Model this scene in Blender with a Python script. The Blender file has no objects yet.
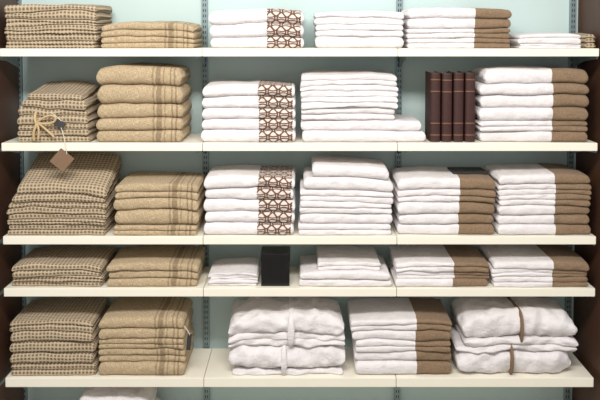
import bpy, bmesh, math, random
from mathutils import Vector, noise
random.seed(7)
scene = bpy.context.scene
scene.view_settings.view_transform = 'Standard'

# ------------------------------------------------------------------ camera
F = 750.0; D = 3.75; ZC = 2.25; A = math.radians(2.4)
HOR = 32.0
PP = HOR + F*math.tan(A)
cam_d = bpy.data.cameras.new('camera'); cam = bpy.data.objects.new('camera', cam_d)
scene.collection.objects.link(cam)
cam.location = (0, -D, ZC); cam.rotation_euler = (math.pi/2 - A, 0, 0)
cam_d.sensor_width = 36; cam_d.lens = F/600*36
cam_d.shift_y = -(200-PP)/600
scene.camera = cam

def U(px, py, y=0.0):
    a = (px-300)/F; b = (PP-py)/F
    d = Vector((a, math.cos(A)+b*math.sin(A), -math.sin(A)+b*math.cos(A)))
    t = (y+D)/d.y
    return d.x*t, ZC+d.z*t

DEPTH = 0.36
WALLY = 0.395

# ------------------------------------------------------------------ materials
def lin(c):
    return tuple(((v/255)/12.92 if v/255 <= .04045 else ((v/255+.055)/1.055)**2.4) for v in c)+(1,)

class M:
    def __init__(s, name, rough=.9, sheen=0.0):
        s.m = bpy.data.materials.new(name); s.m.use_nodes = True
        s.nt = s.m.node_tree; s.b = s.nt.nodes['Principled BSDF']
        s.b.inputs['Roughness'].default_value = rough
        s.b.inputs['Sheen Weight'].default_value = sheen
        if rough > .8: s.b.inputs['Specular IOR Level'].default_value = .15
    def n(s, t): return s.nt.nodes.new(t)
    def l(s, a, b): s.nt.links.new(a, b)
    def math(s, op, a, b=None, c=None, clamp=False):
        n = s.n('ShaderNodeMath'); n.operation = op; n.use_clamp = clamp
        for i, v in enumerate((a, b, c)):
            if v is None: continue
            if isinstance(v, (int, float)): n.inputs[i].default_value = v
            else: s.l(v, n.inputs[i])
        return n.outputs[0]
    def mix(s, f, a, b):
        n = s.n('ShaderNodeMix'); n.data_type = 'RGBA'
        for i, v in ((0, f), (6, a), (7, b)):
            if isinstance(v, (int, float)): n.inputs[i].default_value = v
            elif isinstance(v, tuple): n.inputs[i].default_value = v
            else: s.l(v, n.inputs[i])
        return n.outputs[2]
    def noise(s, scale, vec=None, detail=3, mapping=None):
        n = s.n('ShaderNodeTexNoise'); n.inputs['Scale'].default_value = scale
        n.inputs['Detail'].default_value = detail
        if vec is None:
            vec = s.n('ShaderNodeTexCoord').outputs['Object']
        if mapping:
            mp = s.n('ShaderNodeMapping'); mp.inputs['Scale'].default_value = mapping
            s.l(vec, mp.inputs[0]); vec = mp.outputs[0]
        s.l(vec, n.inputs['Vector'])
        return n.outputs['Fac']
    def uv(s):
        n = s.n('ShaderNodeUVMap'); n.uv_map = 'UVMap'
        x = s.n('ShaderNodeSeparateXYZ'); s.l(n.outputs[0], x.inputs[0])
        return n.outputs[0], x.outputs[0], x.outputs[1]
    def bump(s, hgt, strength=.4, dist=.005, prev=None):
        n = s.n('ShaderNodeBump'); n.inputs['Strength'].default_value = strength
        n.inputs['Distance'].default_value = dist
        s.l(hgt, n.inputs['Height'])
        if prev: s.l(prev, n.inputs['Normal'])
        s.l(n.outputs[0], s.b.inputs['Normal'])
        return n.outputs[0]
    def col(s, c):
        if isinstance(c, tuple): s.b.inputs['Base Color'].default_value = c
        else: s.l(c, s.b.inputs['Base Color'])

def terry_bump(m, k=1):
    b = m.bump(m.noise(22, detail=4, mapping=(1, 1, 1.6)), .6*k, .014)
    m.bump(m.noise(200, detail=3), .75, .005, b)

WHITE = lin((240, 236, 235)); WHITE2 = lin((222, 216, 218))
def white_mix(m):
    return m.mix(m.noise(30, detail=4), WHITE2, WHITE)

m_white = M('white_terry', .95, .1); m_white.col(white_mix(m_white)); terry_bump(m_white)

def band_mat(name, w, c1, c2):
    m = M(name, .95, .1); uv, u, v = m.uv()
    wob = m.math('MULTIPLY', m.math('SUBTRACT', m.noise(12), .5), .010)
    f = m.math('LESS_THAN', m.math('ADD', u, wob), w)
    br = m.mix(m.noise(150, detail=3), c1, c2)
    m.col(m.mix(f, white_mix(m), br)); terry_bump(m); return m
m_band = band_mat('white_terry_brown_border', .18, lin((110, 88, 67)), lin((162, 138, 112)))

m_emb = M('white_terry_embroidered', .95, .1)
def make_emb(m):
    uv, u, v = m.uv()
    wq = m.math('MULTIPLY', m.math('SUBTRACT', m.noise(14), .5), .012)
    u2 = m.math('ADD', u, wq); v2 = m.math('SUBTRACT', v, wq)
    cu, cv = .112, .084
    tot = None
    for su, sv in ((.25, 0), (.75, 0), (.5, .5), (0, .5)):
        fu = m.math('SUBTRACT', m.math('FRACT', m.math('ADD', m.math('DIVIDE', u2, cu), su)), .5)
        fv = m.math('SUBTRACT', m.math('FRACT', m.math('ADD', m.math('DIVIDE', v2, cv), sv)), .5)
        d = m.math('SQRT', m.math('ADD', m.math('MULTIPLY', fu, fu), m.math('MULTIPLY', fv, fv)))
        ln = m.math('LESS_THAN', m.math('ABSOLUTE', m.math('SUBTRACT', d, .45)), .034)
        tot = ln if tot is None else m.math('MAXIMUM', tot, ln)
    inside = m.math('MULTIPLY', m.math('LESS_THAN', u2, .185), m.math('GREATER_THAN', u2, .014))
    f = m.math('MULTIPLY', tot, inside)
    base = m.mix(m.math('MULTIPLY', inside, .42), white_mix(m), lin((204, 178, 150)))
    m.col(m.mix(m.math('MULTIPLY', f, .95), base, lin((96, 62, 42))))
    b = m.bump(m.noise(22, detail=4, mapping=(1, 1, 1.6)), .6, .014)
    b = m.bump(m.noise(220, detail=3), .5, .004, b)
    m.bump(f, .9, .005, b)
make_emb(m_emb)

m_linen = M('beige_linen_striped', .92, .1)
def make_linen(m):
    uv, u, v = m.uv()
    a = m.noise(1, uv, 2, (50, 600, 1)); b = m.noise(1, uv, 2, (600, 50, 1))
    w = m.math('MULTIPLY', m.math('ADD', a, b), .5)
    w = m.math('MULTIPLY_ADD', m.math('SUBTRACT', w, .5), 4.2, .5, True)
    col = m.mix(w, lin((162, 138, 104)), lin((226, 205, 170)))
    ramp = m.n('ShaderNodeValToRGB'); ramp.color_ramp.interpolation = 'CONSTANT'
    wq = m.math('MULTIPLY', m.math('SUBTRACT', m.noise(9), .5), .02)
    m.l(m.math('MULTIPLY', m.math('ADD', u, wq), 4), ramp.inputs[0])
    el = ramp.color_ramp.elements
    pts = [(0, 0), (.12, 1), (.15, 0), (.20, 1), (.23, 0), (.34, .8), (.37, 0), (.42, 1), (.52, 0), (.56, .8), (.60, 0)]
    el[0].position = 0; el[0].color = (0, 0, 0, 1)
    el[1].position = pts[1][0]; el[1].color = (1, 1, 1, 1)
    for p, c in pts[2:]:
        e = el.new(p); e.color = (c, c, c, 1)
    m.col(m.mix(m.math('MULTIPLY', ramp.outputs[0], .5), col, lin((112, 88, 62))))
    b1 = m.bump(m.noise(20, detail=4), .6, .012)
    m.bump(w, .7, .003, b1)
make_linen(m_linen)

def waffle(name, c1, c2):
    m = M(name, .95, .1); uv, u, v = m.uv()
    k = 2*math.pi/.019
    a = m.math('SINE', m.math('MULTIPLY', u, k)); b = m.math('SINE', m.math('MULTIPLY', v, k))
    # pits surrounded by ridges
    a = m.math('MULTIPLY_ADD', a, .5, .5); b = m.math('MULTIPLY_ADD', b, .5, .5)
    p = m.math('SUBTRACT', 1.0, m.math('MULTIPLY', m.math('MULTIPLY', a, b), 1.35), None, True)
    nz = m.noise(60)
    p2 = m.math('MULTIPLY_ADD', m.math('SUBTRACT', nz, .5), .5, p, True)
    m.col(m.mix(p2, c1, c2))
    b1 = m.bump(m.noise(18, detail=4), .5, .012)
    m.bump(p, .9, .005, b1)
    return m
m_waf = waffle('taupe_waffle_cotton', lin((120, 103, 80)), lin((190, 172, 145)))

def plain(name, c, rough=.5, c2=None, scale=40, metallic=0, bump=0):
    m = M(name, rough)
    m.col(m.mix(m.noise(scale), c, c2 or c))
    m.b.inputs['Metallic'].default_value = metallic
    if bump: m.bump(m.noise(scale*3), bump, .003)
    return m
m_shelf = plain('cream_lacquer', lin((246, 241, 226)), .4, lin((240, 235, 218)), 5)
m_rail = plain('grey_metal', lin((142, 160, 162)), .4, lin((126, 144, 148)), 20, .4)
m_slot = plain('slot_dark', lin((22, 30, 34)), .8)
m_wall = plain('aqua_wall_paint', lin((200, 219, 217)), .85, lin((192, 212, 210)), 2)
m_side = plain('dark_wood_panel', lin((88, 58, 40)), .5, lin((64, 40, 28)), 6)
m_floor = plain('floor_tile', lin((150, 140, 125)), .5, lin((130, 122, 110)), 3)
m_tag = plain('kraft_card', lin((128, 100, 76)), .7, lin((112, 86, 64)))
m_tagd = plain('dark_card', lin((52, 48, 46)), .6, lin((38, 36, 36)))
m_rope = plain('jute_rope', lin((222, 198, 156)), .9, lin((180, 150, 108)), 300, 0, .5)
m_string = plain('string', lin((225, 220, 205)), .9)
m_black = plain('black_lacquer', lin((14, 13, 15)), .25)
m_leather = plain('brown_leather', lin((70, 34, 28)), .6, lin((40, 20, 17)), 60, 0, .15)
m_gilt = plain('gilt_line', lin((128, 88, 58)), .5)
m_paper = plain('book_pages', lin((215, 200, 170)), .9)
m_belt = plain('taupe_belt', lin((140, 118, 96)), .9, lin((118, 98, 78)), 150, 0, .4)

# ------------------------------------------------------------------ helpers
def finish(bm, name, mats, origin=(0, 0, 0), parent=None, smooth=True):
    o = Vector(origin)
    bmesh.ops.recalc_face_normals(bm, faces=bm.faces)
    for v in bm.verts: v.co -= o
    me = bpy.data.meshes.new(name); bm.to_mesh(me); bm.free()
    for m in mats: me.materials.append(m.m if isinstance(m, M) else m)
    if smooth:
        for p in me.polygons: p.use_smooth = True
    ob = bpy.data.objects.new(name, me); scene.collection.objects.link(ob)
    if parent:
        ob.parent = parent; ob.location = o - parent.location
    else: ob.location = o
    return ob

def box(bm, x0, x1, y0, y1, z0, z1, bev=0, mi=0):
    r = bmesh.ops.create_cube(bm, size=1)
    for v in r['verts']:
        v.co = Vector((x0+(v.co.x+.5)*(x1-x0), y0+(v.co.y+.5)*(y1-y0), z0+(v.co.z+.5)*(z1-z0)))
    fs = set(f for v in r['verts'] for f in v.link_faces)
    for f in fs: f.material_index = mi
    if bev:
        es = list(set(e for v in r['verts'] for e in v.link_edges))
        rr = bmesh.ops.bevel(bm, geom=es, offset=bev, segments=2, affect='EDGES', profile=.6)
        for f in rr['faces']: f.material_index = mi

def boxobj(name, dims, mat, bev=0, parent=None):
    bm = bmesh.new(); box(bm, *dims, bev=bev)
    c = ((dims[0]+dims[1])/2, (dims[2]+dims[3])/2, dims[4])
    return finish(bm, name, [mat], c, parent, smooth=False)

def empty(name, loc):
    e = bpy.data.objects.new(name, None); e.location = loc; e.empty_display_size = .1
    scene.collection.objects.link(e); return e

def tube(name, pts, r, mat, parent):
    cu = bpy.data.curves.new(name, 'CURVE'); cu.dimensions = '3D'
    sp = cu.splines.new('NURBS'); sp.points.add(len(pts)-1)
    for p, q in zip(sp.points, pts): p.co = (*(Vector(q)-parent.location), 1)
    sp.use_endpoint_u = True; sp.order_u = 3
    cu.bevel_depth = r; cu.bevel_resolution = 2; cu.materials.append(mat.m)
    ob = bpy.data.objects.new(name, cu); scene.collection.objects.link(ob); ob.parent = parent
    return ob

def nz(x, y, z): return noise.noise(Vector((x, y, z)))

# folded cloth slab between two height fields
def slab(bm, x0, x1, y0, y1, lo, hi, mi=0, seed=0., wob=.007, rk=.46, puff=0., endk=.26, off=0., pfreq=8., ex=.64, yaw=0.):
    uvl = bm.loops.layers.uv.get('UVMap') or bm.loops.layers.uv.new('UVMap')
    xm, ym = (x0+x1)/2, (y0+y1)/2
    h = hi(xm, y0+.05)-lo(xm, y0+.05)
    r = max(.006, h*rk); re = min(h*endk+.004, (x1-x0)*.3)
    xs = []
    for i in range(6):
        a = i/6*math.pi/2; xs.append((x0+re-re*math.cos(a), max(.45, math.sin(a)**.6)))
    nm = max(3, int((x1-x0-2*re)/.014))
    for i in range(nm+1): xs.append((x0+re+(x1-x0-2*re)*i/nm, 1.))
    for i in range(5, -1, -1):
        a = i/6*math.pi/2; xs.append((x1-re+re*math.cos(a), max(.45, math.sin(a)**.6)))
    prof = []
    for i in range(13):
        a = -math.pi/2+math.pi*i/12
        s = math.sin(a); prof.append((y0+r-r*math.cos(a), math.copysign(abs(s)**ex, s)))
    for i in range(1, 12): prof.append((y0+r+(y1-y0-2*r)*i/12, 1))
    for i in range(7):
        a = math.pi/2-math.pi*i/6
        s = math.sin(a); prof.append((y1-r+r*math.cos(a), math.copysign(abs(s)**ex, s)))
    for i in range(1, 12): prof.append((y1-r-(y1-y0-2*r)*i/12, -1))
    arc = [0]
    for i in range(1, len(prof)+1):
        p, q = prof[i-1], prof[i % len(prof)]
        arc.append(arc[-1]+math.hypot(p[0]-q[0], (p[1]-q[1])*h/2))
    rings = []
    for (x, e) in xs:
        ring = []
        for (y, t) in prof:
            zl, zh = lo(x, y), hi(x, y); mid = (zl+zh)/2; half = (zh-zl)/2
            wf = max(0, 1-(y-y0)/(y1-y0)*1.5)
            yy = ym+(y-ym)*(1-(1-e)*.04)
            yy += wf*(wob*nz(x*6, seed*3.1, 0)+wob*.6*nz(x*19, seed*5.3, t*.7)+yaw*(x-xm))
            z = mid+half*t*e
            if off == 0 and wf > .8:
                z += .0026*nz(x*24, t*1.5, seed*2.7)*(1-abs(t)*.5)
            p = Vector((x, yy, z))
            if off:
                d = Vector((0, (-1 if y < y0+r else (1 if y > y1-r else 0)), t*.8))
                if d.length > 0: p += d.normalized()*off
            if puff:
                q = Vector((x*pfreq, y*pfreq, z*pfreq*1.5+seed*7))
                k = noise.fractal(q, 1.0, 2.0, 3)
                kk = 1-abs(noise.noise(q*1.3+Vector((3, 3, 3))))*2
                dz = puff*(k*.8+kk*.5-.3)
                p.y -= dz*(1 if t < .95 and y < ym else 0)
                if t > -.2: p.z += dz*.6*t
                p.x += puff*.4*nz(y*9, z*14, seed) 
            ring.append(bm.verts.new(p))
        rings.append(ring)
    n = len(prof)
    def setf(f, uvs):
        f.material_index = mi; f.smooth = True
        for lp, w in zip(f.loops, uvs): lp[uvl].uv = w
    for i in range(len(rings)-1):
        ua, ub = x1-xs[i][0], x1-xs[i+1][0]
        for j in range(n):
            k = (j+1) % n
            f = bm.faces.new((rings[i][j], rings[i][k], rings[i+1][k], rings[i+1][j]))
            setf(f, ((ua, arc[j]), (ua, arc[j+1]), (ub, arc[j+1]), (ub, arc[j])))
    for ring, u in ((rings[0], x1-x0), (rings[-1], 0.0)):
        f = bm.faces.new(ring); setf(f, [(u, v.co.z) for v in f.verts])

# ------------------------------------------------------------------ room shell
rows_py = [48.5, 143, 236.5, 288.5, 378]
rows_th = [.040, .041, .041, .042, .048]
rows_z = [U(300, p)[1] for p in rows_py]
XL = U(2, 200)[0]; XR = U(597, 200)[0]
S1 = U(203, 240)[0]; S2 = U(397, 240)[0]
PLX = XL-.045; PRX = XR+.035
boxobj('floor', (-3.5, 3.5, -5, WALLY+.1, -.1, 0), m_floor)
boxobj('wall_back', (-3.5, 3.5, WALLY, WALLY+.1, 0, 3.2), m_wall)
boxobj('wall_left', (PLX-.12, PLX, -.03, WALLY, 0, 3.2), m_side, .003)
boxobj('wall_right', (PRX, PRX+.12, -.03, WALLY, 0, 3.2), m_side, .003)

unit = empty('shelving_unit', (0, .2, 0))
segs = [(XL, S1), (S1, S2), (S2, XR)]
k = 0
railx = [U(22, 200, WALLY)[0], U(206, 200, WALLY)[0], U(398, 200, WALLY)[0], U(569, 200, WALLY)[0]]
for zi, th in zip(rows_z, rows_th):
    for a, b in segs:
        k += 1
        boxobj('shelf_board_%d' % k, (a+.0012, b-.0012, 0, DEPTH, zi-th, zi), m_shelf, .003, unit)
boxobj('base_board', (XL, XR, .02, DEPTH, .10, .14), m_shelf, .003, unit)
boxobj('plinth', (XL, XR, .06, DEPTH, 0, .10), m_side, 0, unit)
for i, x in enumerate(railx):
    bm = bmesh.new()
    box(bm, x-.016, x+.016, WALLY-.022, WALLY, 0.14, 3.0, .002)
    z = .2
    while z < 2.95:
        for dx in (-.006, .006): box(bm, x+dx-.0022, x+dx+.0022, WALLY-.0228, WALLY-.02, z, z+.016, 0, 1)
        z += .03
    finish(bm, 'slotted_upright_%d' % (i+1), [m_rail, m_slot], (x, WALLY, .14), unit, False)
    for j, (zi, th) in enumerate(zip(rows_z, rows_th)):
        bm = bmesh.new()
        zt = zi-th
        pr = [(WALLY-.02, zt), (.03, zt), (.03, zt-.014), (.2, zt-.03), (WALLY-.04, zt-.07), (WALLY-.02, zt-.075)]
        va = [bm.verts.new((x-.003, y, z)) for y, z in pr]; vb = [bm.verts.new((x+.003, y, z)) for y, z in pr]
        bm.faces.new(va); bm.faces.new(vb[::-1])
        for q in range(len(pr)):
            w = (q+1) % len(pr); bm.faces.new((va[q], vb[q], vb[w], va[w]))
        finish(bm, 'bracket_%d_%d' % (i+1, j+1), [m_rail], (x, .2, zt), unit, False)

# ------------------------------------------------------------------ stacks
def stack(name, row, px0, px1, pyt, n, mat, dbl=.35, tilt=0., droop=.010, amp=.010, y0=.014, y1=.34,
          jit=.009, over=None, hk=None, fl=0.):
    py0 = rows_py[row]
    x0 = U(px0, (py0+pyt)/2, y0)[0]+.005; x1 = U(px1, (py0+pyt)/2, y0)[0]-.005
    zb = rows_z[row]+.0008
    zt = U(300, pyt, y0+.01 if pyt < HOR else y1-.06)[1]
    if tilt: zt -= tilt*.75
    H = zt-zb
    ws = [random.uniform(.82, 1.18) for _ in range(n)] if hk is None else hk
    cum = [0]
    for w in ws: cum.append(cum[-1]+w)
    cum = [c/cum[-1] for c in cum]
    sd = random.uniform(0, 100)
    w = x1-x0; xm = (x0+x1)/2
    def bfun(fr):
        def f(x, y):
            if fr <= 0: return zb
            q = (x-xm)/(w/2); v = (y-y0)/(y1-y0)
            dz = H*fr + min(1, fr*2)*(amp*nz(x*4, y*3, sd+fr*9)+amp*.4*nz(x*13, y*6, sd+fr*23))
            dz -= droop*fr*min(2, q**4) + droop*.5*fr*(1-v)**3
            dz += tilt*fr*fr*max(0, v)**1.2 + fl*fr*q
            return zb+max(dz, H*fr*.55)
        return f
    bm = bmesh.new()
    for i in range(n):
        lo, hi = bfun(cum[i]), bfun(cum[i+1])
        a = x0+random.uniform(-.3, 1)*jit; b = x1+random.uniform(-1, .3)*jit; c = y0+random.uniform(-.006, .010)
        yw = random.uniform(-.025, .025)
        if over and i in over:
            a += over[i][0]; b += over[i][1]
            if len(over[i]) > 2: c += over[i][2]
        if random.random() < dbl:
            mid = bfun(cum[i]*.5+cum[i+1]*.5)
            slab(bm, a, b, c+random.uniform(0, .006), y1, lo, mid, 0, sd+i, yaw=yw)
            slab(bm, a+random.uniform(-.003, .003), b+random.uniform(-.003, .003), c+random.uniform(0, .006), y1, mid, hi, 0, sd+i+.5, yaw=yw)
        else:
            slab(bm, a, b, c, y1, lo, hi, 0, sd+i, yaw=yw)
    ob = finish(bm, name, [mat], (xm, (y0+y1)/2, zb))
    return ob, bfun(1.0), (x0, x1, y0, y1)

WA = 'waffle_towel_stack'; LI = 'striped_linen_towel_stack'; EM = 'embroidered_towel_stack'
PW = 'white_towel_stack'; BB = 'brown_bordered_towel_stack'
# row 1
stack(WA, 0, 3, 98, 3, 6, m_waf, .3, amp=.012)
stack(LI, 0, 99, 195, 21, 2, m_linen, .5, droop=.02)
stack(EM, 0, 208, 306, 9, 3, m_emb, 0, droop=.01)
stack(PW, 0, 313, 406, 10, 3, m_white, .8)
stack(BB, 0, 407, 513, 7, 4, m_band, .2)
stack('washcloth_stack', 0, 517, 583, 33, 3, m_white, .5, amp=.006)
stack('waffle_washcloth_stack', 0, 585, 597, 33, 3, m_waf, 0, y0=.06, jit=.002)
# row 2
wa2 = stack(WA, 1, 15, 90, 82, 7, m_waf, .2, amp=.02, tilt=.05, over={5: (.03, -.01), 6: (.05, -.03), 0: (0, .01)})
stack(LI, 1, 95, 184, 63, 5, m_linen, .2, droop=.014, hk=[.8, .8, 1, 1.25, 1.25])
stack(EM, 1, 200, 297, 81, 5, m_emb, 0)
stack(PW, 1, 300, 399, 71, 6, m_white, .55, over={0: (0, .14), 1: (0, .12, .01), 2: (0, -.01), 3: (0, 0)})
stack(BB, 1, 479, 591, 66, 6, m_band, .3, over={5: (.03, -.005)})
# row 3
wa3 = stack(WA, 2, 5, 107, 157, 8, m_waf, .1, amp=.012, tilt=.12, droop=.02, over={7: (.05, 0.01), 6: (.03, 0), 0: (0, -.01)}, hk=[.8, .8, .8, .8, .8, .9, 1, 1.5])
stack(LI, 2, 112, 199, 173, 4, m_linen, .4, droop=.014, hk=[.8, 1.2, .9, 1.2])
stack(EM, 2, 203, 296, 166, 5, m_emb, 0)
stack(PW, 2, 298, 394, 157, 6, m_white, .4, over={5: (.06, -.02), 4: (.02, 0)}, fl=-.012)
bb3 = stack(BB, 2, 397, 497, 168, 5, m_band, .4)
stack(BB, 2, 498, 593, 165, 6, m_band, .2)
# row 4
stack(WA, 3, 10, 103, 248, 4, m_waf, .3, amp=.012, droop=.015)
stack(LI, 3, 106, 199, 247, 3, m_linen, .4, droop=.012)
stack('washcloth_stack', 3, 207, 259, 261, 4, m_white, .3, y0=.03, y1=.28)
stack(PW, 3, 297, 393, 248, 3, m_white, .5, over={2: (.10, -.06, .02), 1: (.01, -.01)}, amp=.012)
stack(BB, 3, 395, 491, 247, 3, m_band, .5)
stack(BB, 3, 492, 590, 246, 3, m_band, .5)
# row 5
stack(WA, 4, 8, 95, 301, 5, m_waf, .4, amp=.012, droop=.015)
li5 = stack(LI, 4, 96, 186, 299, 5, m_linen, .2, droop=.014)
stack(BB, 4, 354, 453, 301, 5, m_band, .3, y0=.02, over={4: (-.02, 0), 3: (-.01, 0)})

# ------------------------------------------------------------------ folded bathrobes
def robes(name, row, px0, px1, pyt, spec, belts, y0=.02, y1=.34, zb=None, mat=m_white, ztop=None, beltmat=m_white):
    py0 = rows_py[row]
    x0 = U(px0, (py0+pyt)/2, y0)[0]; x1 = U(px1, (py0+pyt)/2, y0)[0]
    if zb is None: zb = rows_z[row]+.0008
    zt = ztop if ztop else U(300, pyt, y1-.12)[1]
    H = zt-zb; w = x1-x0; xm = (x0+x1)/2; sd = random.uniform(0, 50)
    def bf(fr):
        def f(x, y):
            if fr <= 0: return zb
            q = (x-xm)/(w/2)
            return zb+H*fr*(1-.12*fr*min(1.3, q**4))+min(1, fr*2)*(.014*nz(x*5, y*4, sd+fr*5)+.012*nz(x*14, y*8, sd+fr*7))
        return f
    bm = bmesh.new()
    for i, (f0, f1, dl, dr, dy, puff) in enumerate(spec):
        slab(bm, x0+dl, x1+dr, y0+dy, y1, bf(f0), bf(f1), 0, sd+i, wob=.022, rk=.5, puff=puff, endk=.45, pfreq=11, ex=.7)
    ob = finish(bm, name, [mat], (xm, (y0+y1)/2, zb))
    for i, (px, wd, f0, f1, dy) in enumerate(belts):
        bx = U(px, 340, y0)[0]
        bm = bmesh.new()
        slab(bm, bx-wd/2, bx+wd/2, y0+dy, y1, bf(f0), bf(f1), 0, sd+i, wob=.01, rk=.4, endk=.05, off=.012)
        finish(bm, 'tie_belt_%d' % (i+1), [beltmat], (bx, y0, zb), ob)
    return ob
r1 = robes('folded_bathrobe_stack', 4, 228, 345, 301,
      [(0, .09, .02, -.01, .01, .006), (.09, .47, 0, 0, .0, .024), (.47, .58, .0, .0, .005, .008), (.56, .70, 0, 0, .01, .008), (.68, 1.0, .0, -.01, .0, .028)],
      [(291, .035, .47, 1.0, -.012), (284, .03, 0, .47, -.004)])
r2 = robes('folded_bathrobe_stack', 4, 459, 578, 299,
      [(0, .38, .0, -.02, .0, .022), (.38, .48, -.01, 0, .005, .010), (.48, .60, .03, .0, .0, .010), (.58, 1.0, .02, -.01, -.005, .026)],
      [(521, .014, .48, 1.0, -.016), (512, .014, 0, .48, -.010)], beltmat=m_belt)
zt = U(300, 392, .1)[1]
robes('folded_bathrobe_stack', 4, 72, 152, 392, [(0, .5, 0, 0, 0, .01), (.5, 1.0, .02, -.02, 0, .02)], [], y0=.05, zb=.1408, ztop=zt)

# ------------------------------------------------------------------ tags, rope
def tag(parent, px, py, y, w, h, ang, mat, strtop=None):
    x, z = U(px, py, y)
    bm = bmesh.new(); box(bm, -w/2, w/2, -.001, .001, -h/2, h/2, .0006)
    ob = finish(bm, 'hang_tag', [mat], (0, 0, 0), None, False)
    ob.parent = parent; ob.location = Vector((x, y, z))-parent.location
    ob.rotation_euler = (math.radians(-8), ang, math.radians(5))
    if strtop:
        sx, sz = U(strtop[0], strtop[1], strtop[2])
        up = Vector((math.sin(ang), 0, math.cos(ang)))*h*.45
        a = Vector((x, y, z))+up
        b = Vector((sx, strtop[2], sz)); m = (a+b)/2+Vector((.012, -.01, 0))
        tube('tag_string', [a, m, b], .0018, m_string, parent)
tag(wa3[0], 62, 160, -.012, .085, .085, .7, m_tag, (60, 124, -.006))
tag(wa2[0], 60, 124, -.008, .05, .035, .5, m_tagd, (50, 112, .02))
tag(li5[0], 189, 342, .0, .022, .08, .1, m_tagd, (184, 326, .02))
P = wa2[0]
def Rp(px, py, y=-.008): 
    a, b = U(px, py, y); return (a, y, b)
tube('rope_band', [Rp(36, 112, .02), Rp(34, 118, -.004), Rp(37, 125), Rp(33, 132), Rp(34, 140, 0.0)], .007, m_rope, P)
tube('rope_loop', [Rp(37, 122), Rp(48, 114, -.015), Rp(58, 118, -.02), Rp(50, 125, -.015), Rp(38, 123)], .0055, m_rope, P)
tube('rope_tail', [Rp(38, 123), Rp(46, 129, -.014), Rp(54, 137, -.012)], .0055, m_rope, P)
tube('rope_tail', [Rp(37, 123), Rp(40, 131, -.016), Rp(38, 139, -.012)], .0055, m_rope, P)

# dark card lying on row-3 stack
ob, topf, (a, b, c, d) = bb3
bm = bmesh.new(); zc = max(topf(b-.15, .1), topf(b-.05, .2), topf(b-.1, .1))
cx = b-.11
box(bm, cx-.09, cx+.09, .10, .26, zc+.001, zc+.009, .002)
finish(bm, 'price_card', [m_tagd], (cx, .15, zc), ob, False)

# ------------------------------------------------------------------ black box
x0, _ = U(260.5, 270, .03); x1, _ = U(290, 270, .03); zb = rows_z[3]+.0008; zt = U(300, 254, .03)[1]
bxe = empty('black_gift_box', ((x0+x1)/2, .1, zb))
bm = bmesh.new(); box(bm, x0+.003, x1-.003, .033, .17, zb, zt-.03, .002); finish(bm, 'box_base', [m_black], (x0, .1, zb), bxe, False)
bm = bmesh.new(); box(bm, x0, x1, .03, .173, zt-.04, zt, .003); finish(bm, 'box_lid', [m_black], (x0, .1, zt), bxe, False)
# ------------------------------------------------------------------ books
xa, _ = U(430.5, 110, .03); xb, _ = U(477, 110, .03); zb = rows_z[1]+.0008; zt = U(300, 72, .03)[1]
bke = empty('leather_bound_books', ((xa+xb)/2, .1, zb))
w = (xb-xa)/4
for i in range(4):
    a, b = xa+i*w+.001, xa+(i+1)*w-.007
    hh = zt-random.choice([0, .004, .007]); bm = bmesh.new()
    cx, hw = (a+b)/2, (b-a)/2
    prof = [(zb, 0), (zb+.004, .001)]
    for fr in (.10, .27, .73, .90):
        zq = zb+(hh-zb)*fr
        prof += [(zq-.005, .001), (zq-.0022, .002), (zq+.0022, .002), (zq+.005, .001)]
    prof += [(hh-.004, .001), (hh, 0)]
    rings = []
    for (zz, o) in prof:
        ring = []
        for s in range(9):
            t = math.pi*s/8
            ring.append(bm.verts.new((cx-hw*math.cos(t), .042-(.012+o)*math.sin(t), zz)))
        ring.append(bm.verts.new((b, .20, zz))); ring.append(bm.verts.new((b-.003, .20, zz)))
        ring.append(bm.verts.new((b-.003, .06, zz))); ring.append(bm.verts.new((a+.003, .06, zz)))
        ring.append(bm.verts.new((a+.003, .20, zz))); ring.append(bm.verts.new((a, .20, zz)))
        rings.append(ring)
    for q in range(len(rings)-1):
        band = abs(prof[q][1]-.002) < 1e-6 and abs(prof[q+1][1]-.002) < 1e-6
        n = len(rings[0])
        for s in range(n):
            t = (s+1) % n
            f = bm.faces.new((rings[q][s], rings[q][t], rings[q+1][t], rings[q+1][s]))
            if band and s < 8: f.material_index = 1
    bm.faces.new(rings[0]); bm.faces.new(rings[-1][::-1])
    finish(bm, 'book_%d_binding' % (i+1), [m_leather, m_gilt], (cx, .1, zb), bke, False)
    boxobj('book_%d_pages' % (i+1), (a+.0035, b-.0035, .062, .196, zb+.004, hh-.005), m_paper, 0, bke)

# ------------------------------------------------------------------ light
w = bpy.data.worlds.new('world'); scene.world = w; w.use_nodes = True
w.node_tree.nodes['Background'].inputs[0].default_value = (1, .985, .97, 1)
w.node_tree.nodes['Background'].inputs[1].default_value = .58
def area(name, loc, tgt, sx, sy, e, col=(1, 1, 1)):
    l = bpy.data.lights.new(name, 'AREA'); l.shape = 'RECTANGLE'; l.size = sx; l.size_y = sy; l.energy = e; l.color = col
    o = bpy.data.objects.new(name, l); scene.collection.objects.link(o); o.location = loc
    o.rotation_euler = (Vector(tgt)-Vector(loc)).to_track_quat('-Z', 'Y').to_euler()
area('ceiling_light', (-.2, -2.7, 3.8), (0, 0, .9), 2.6, .5, 150, (1, .965, .92))
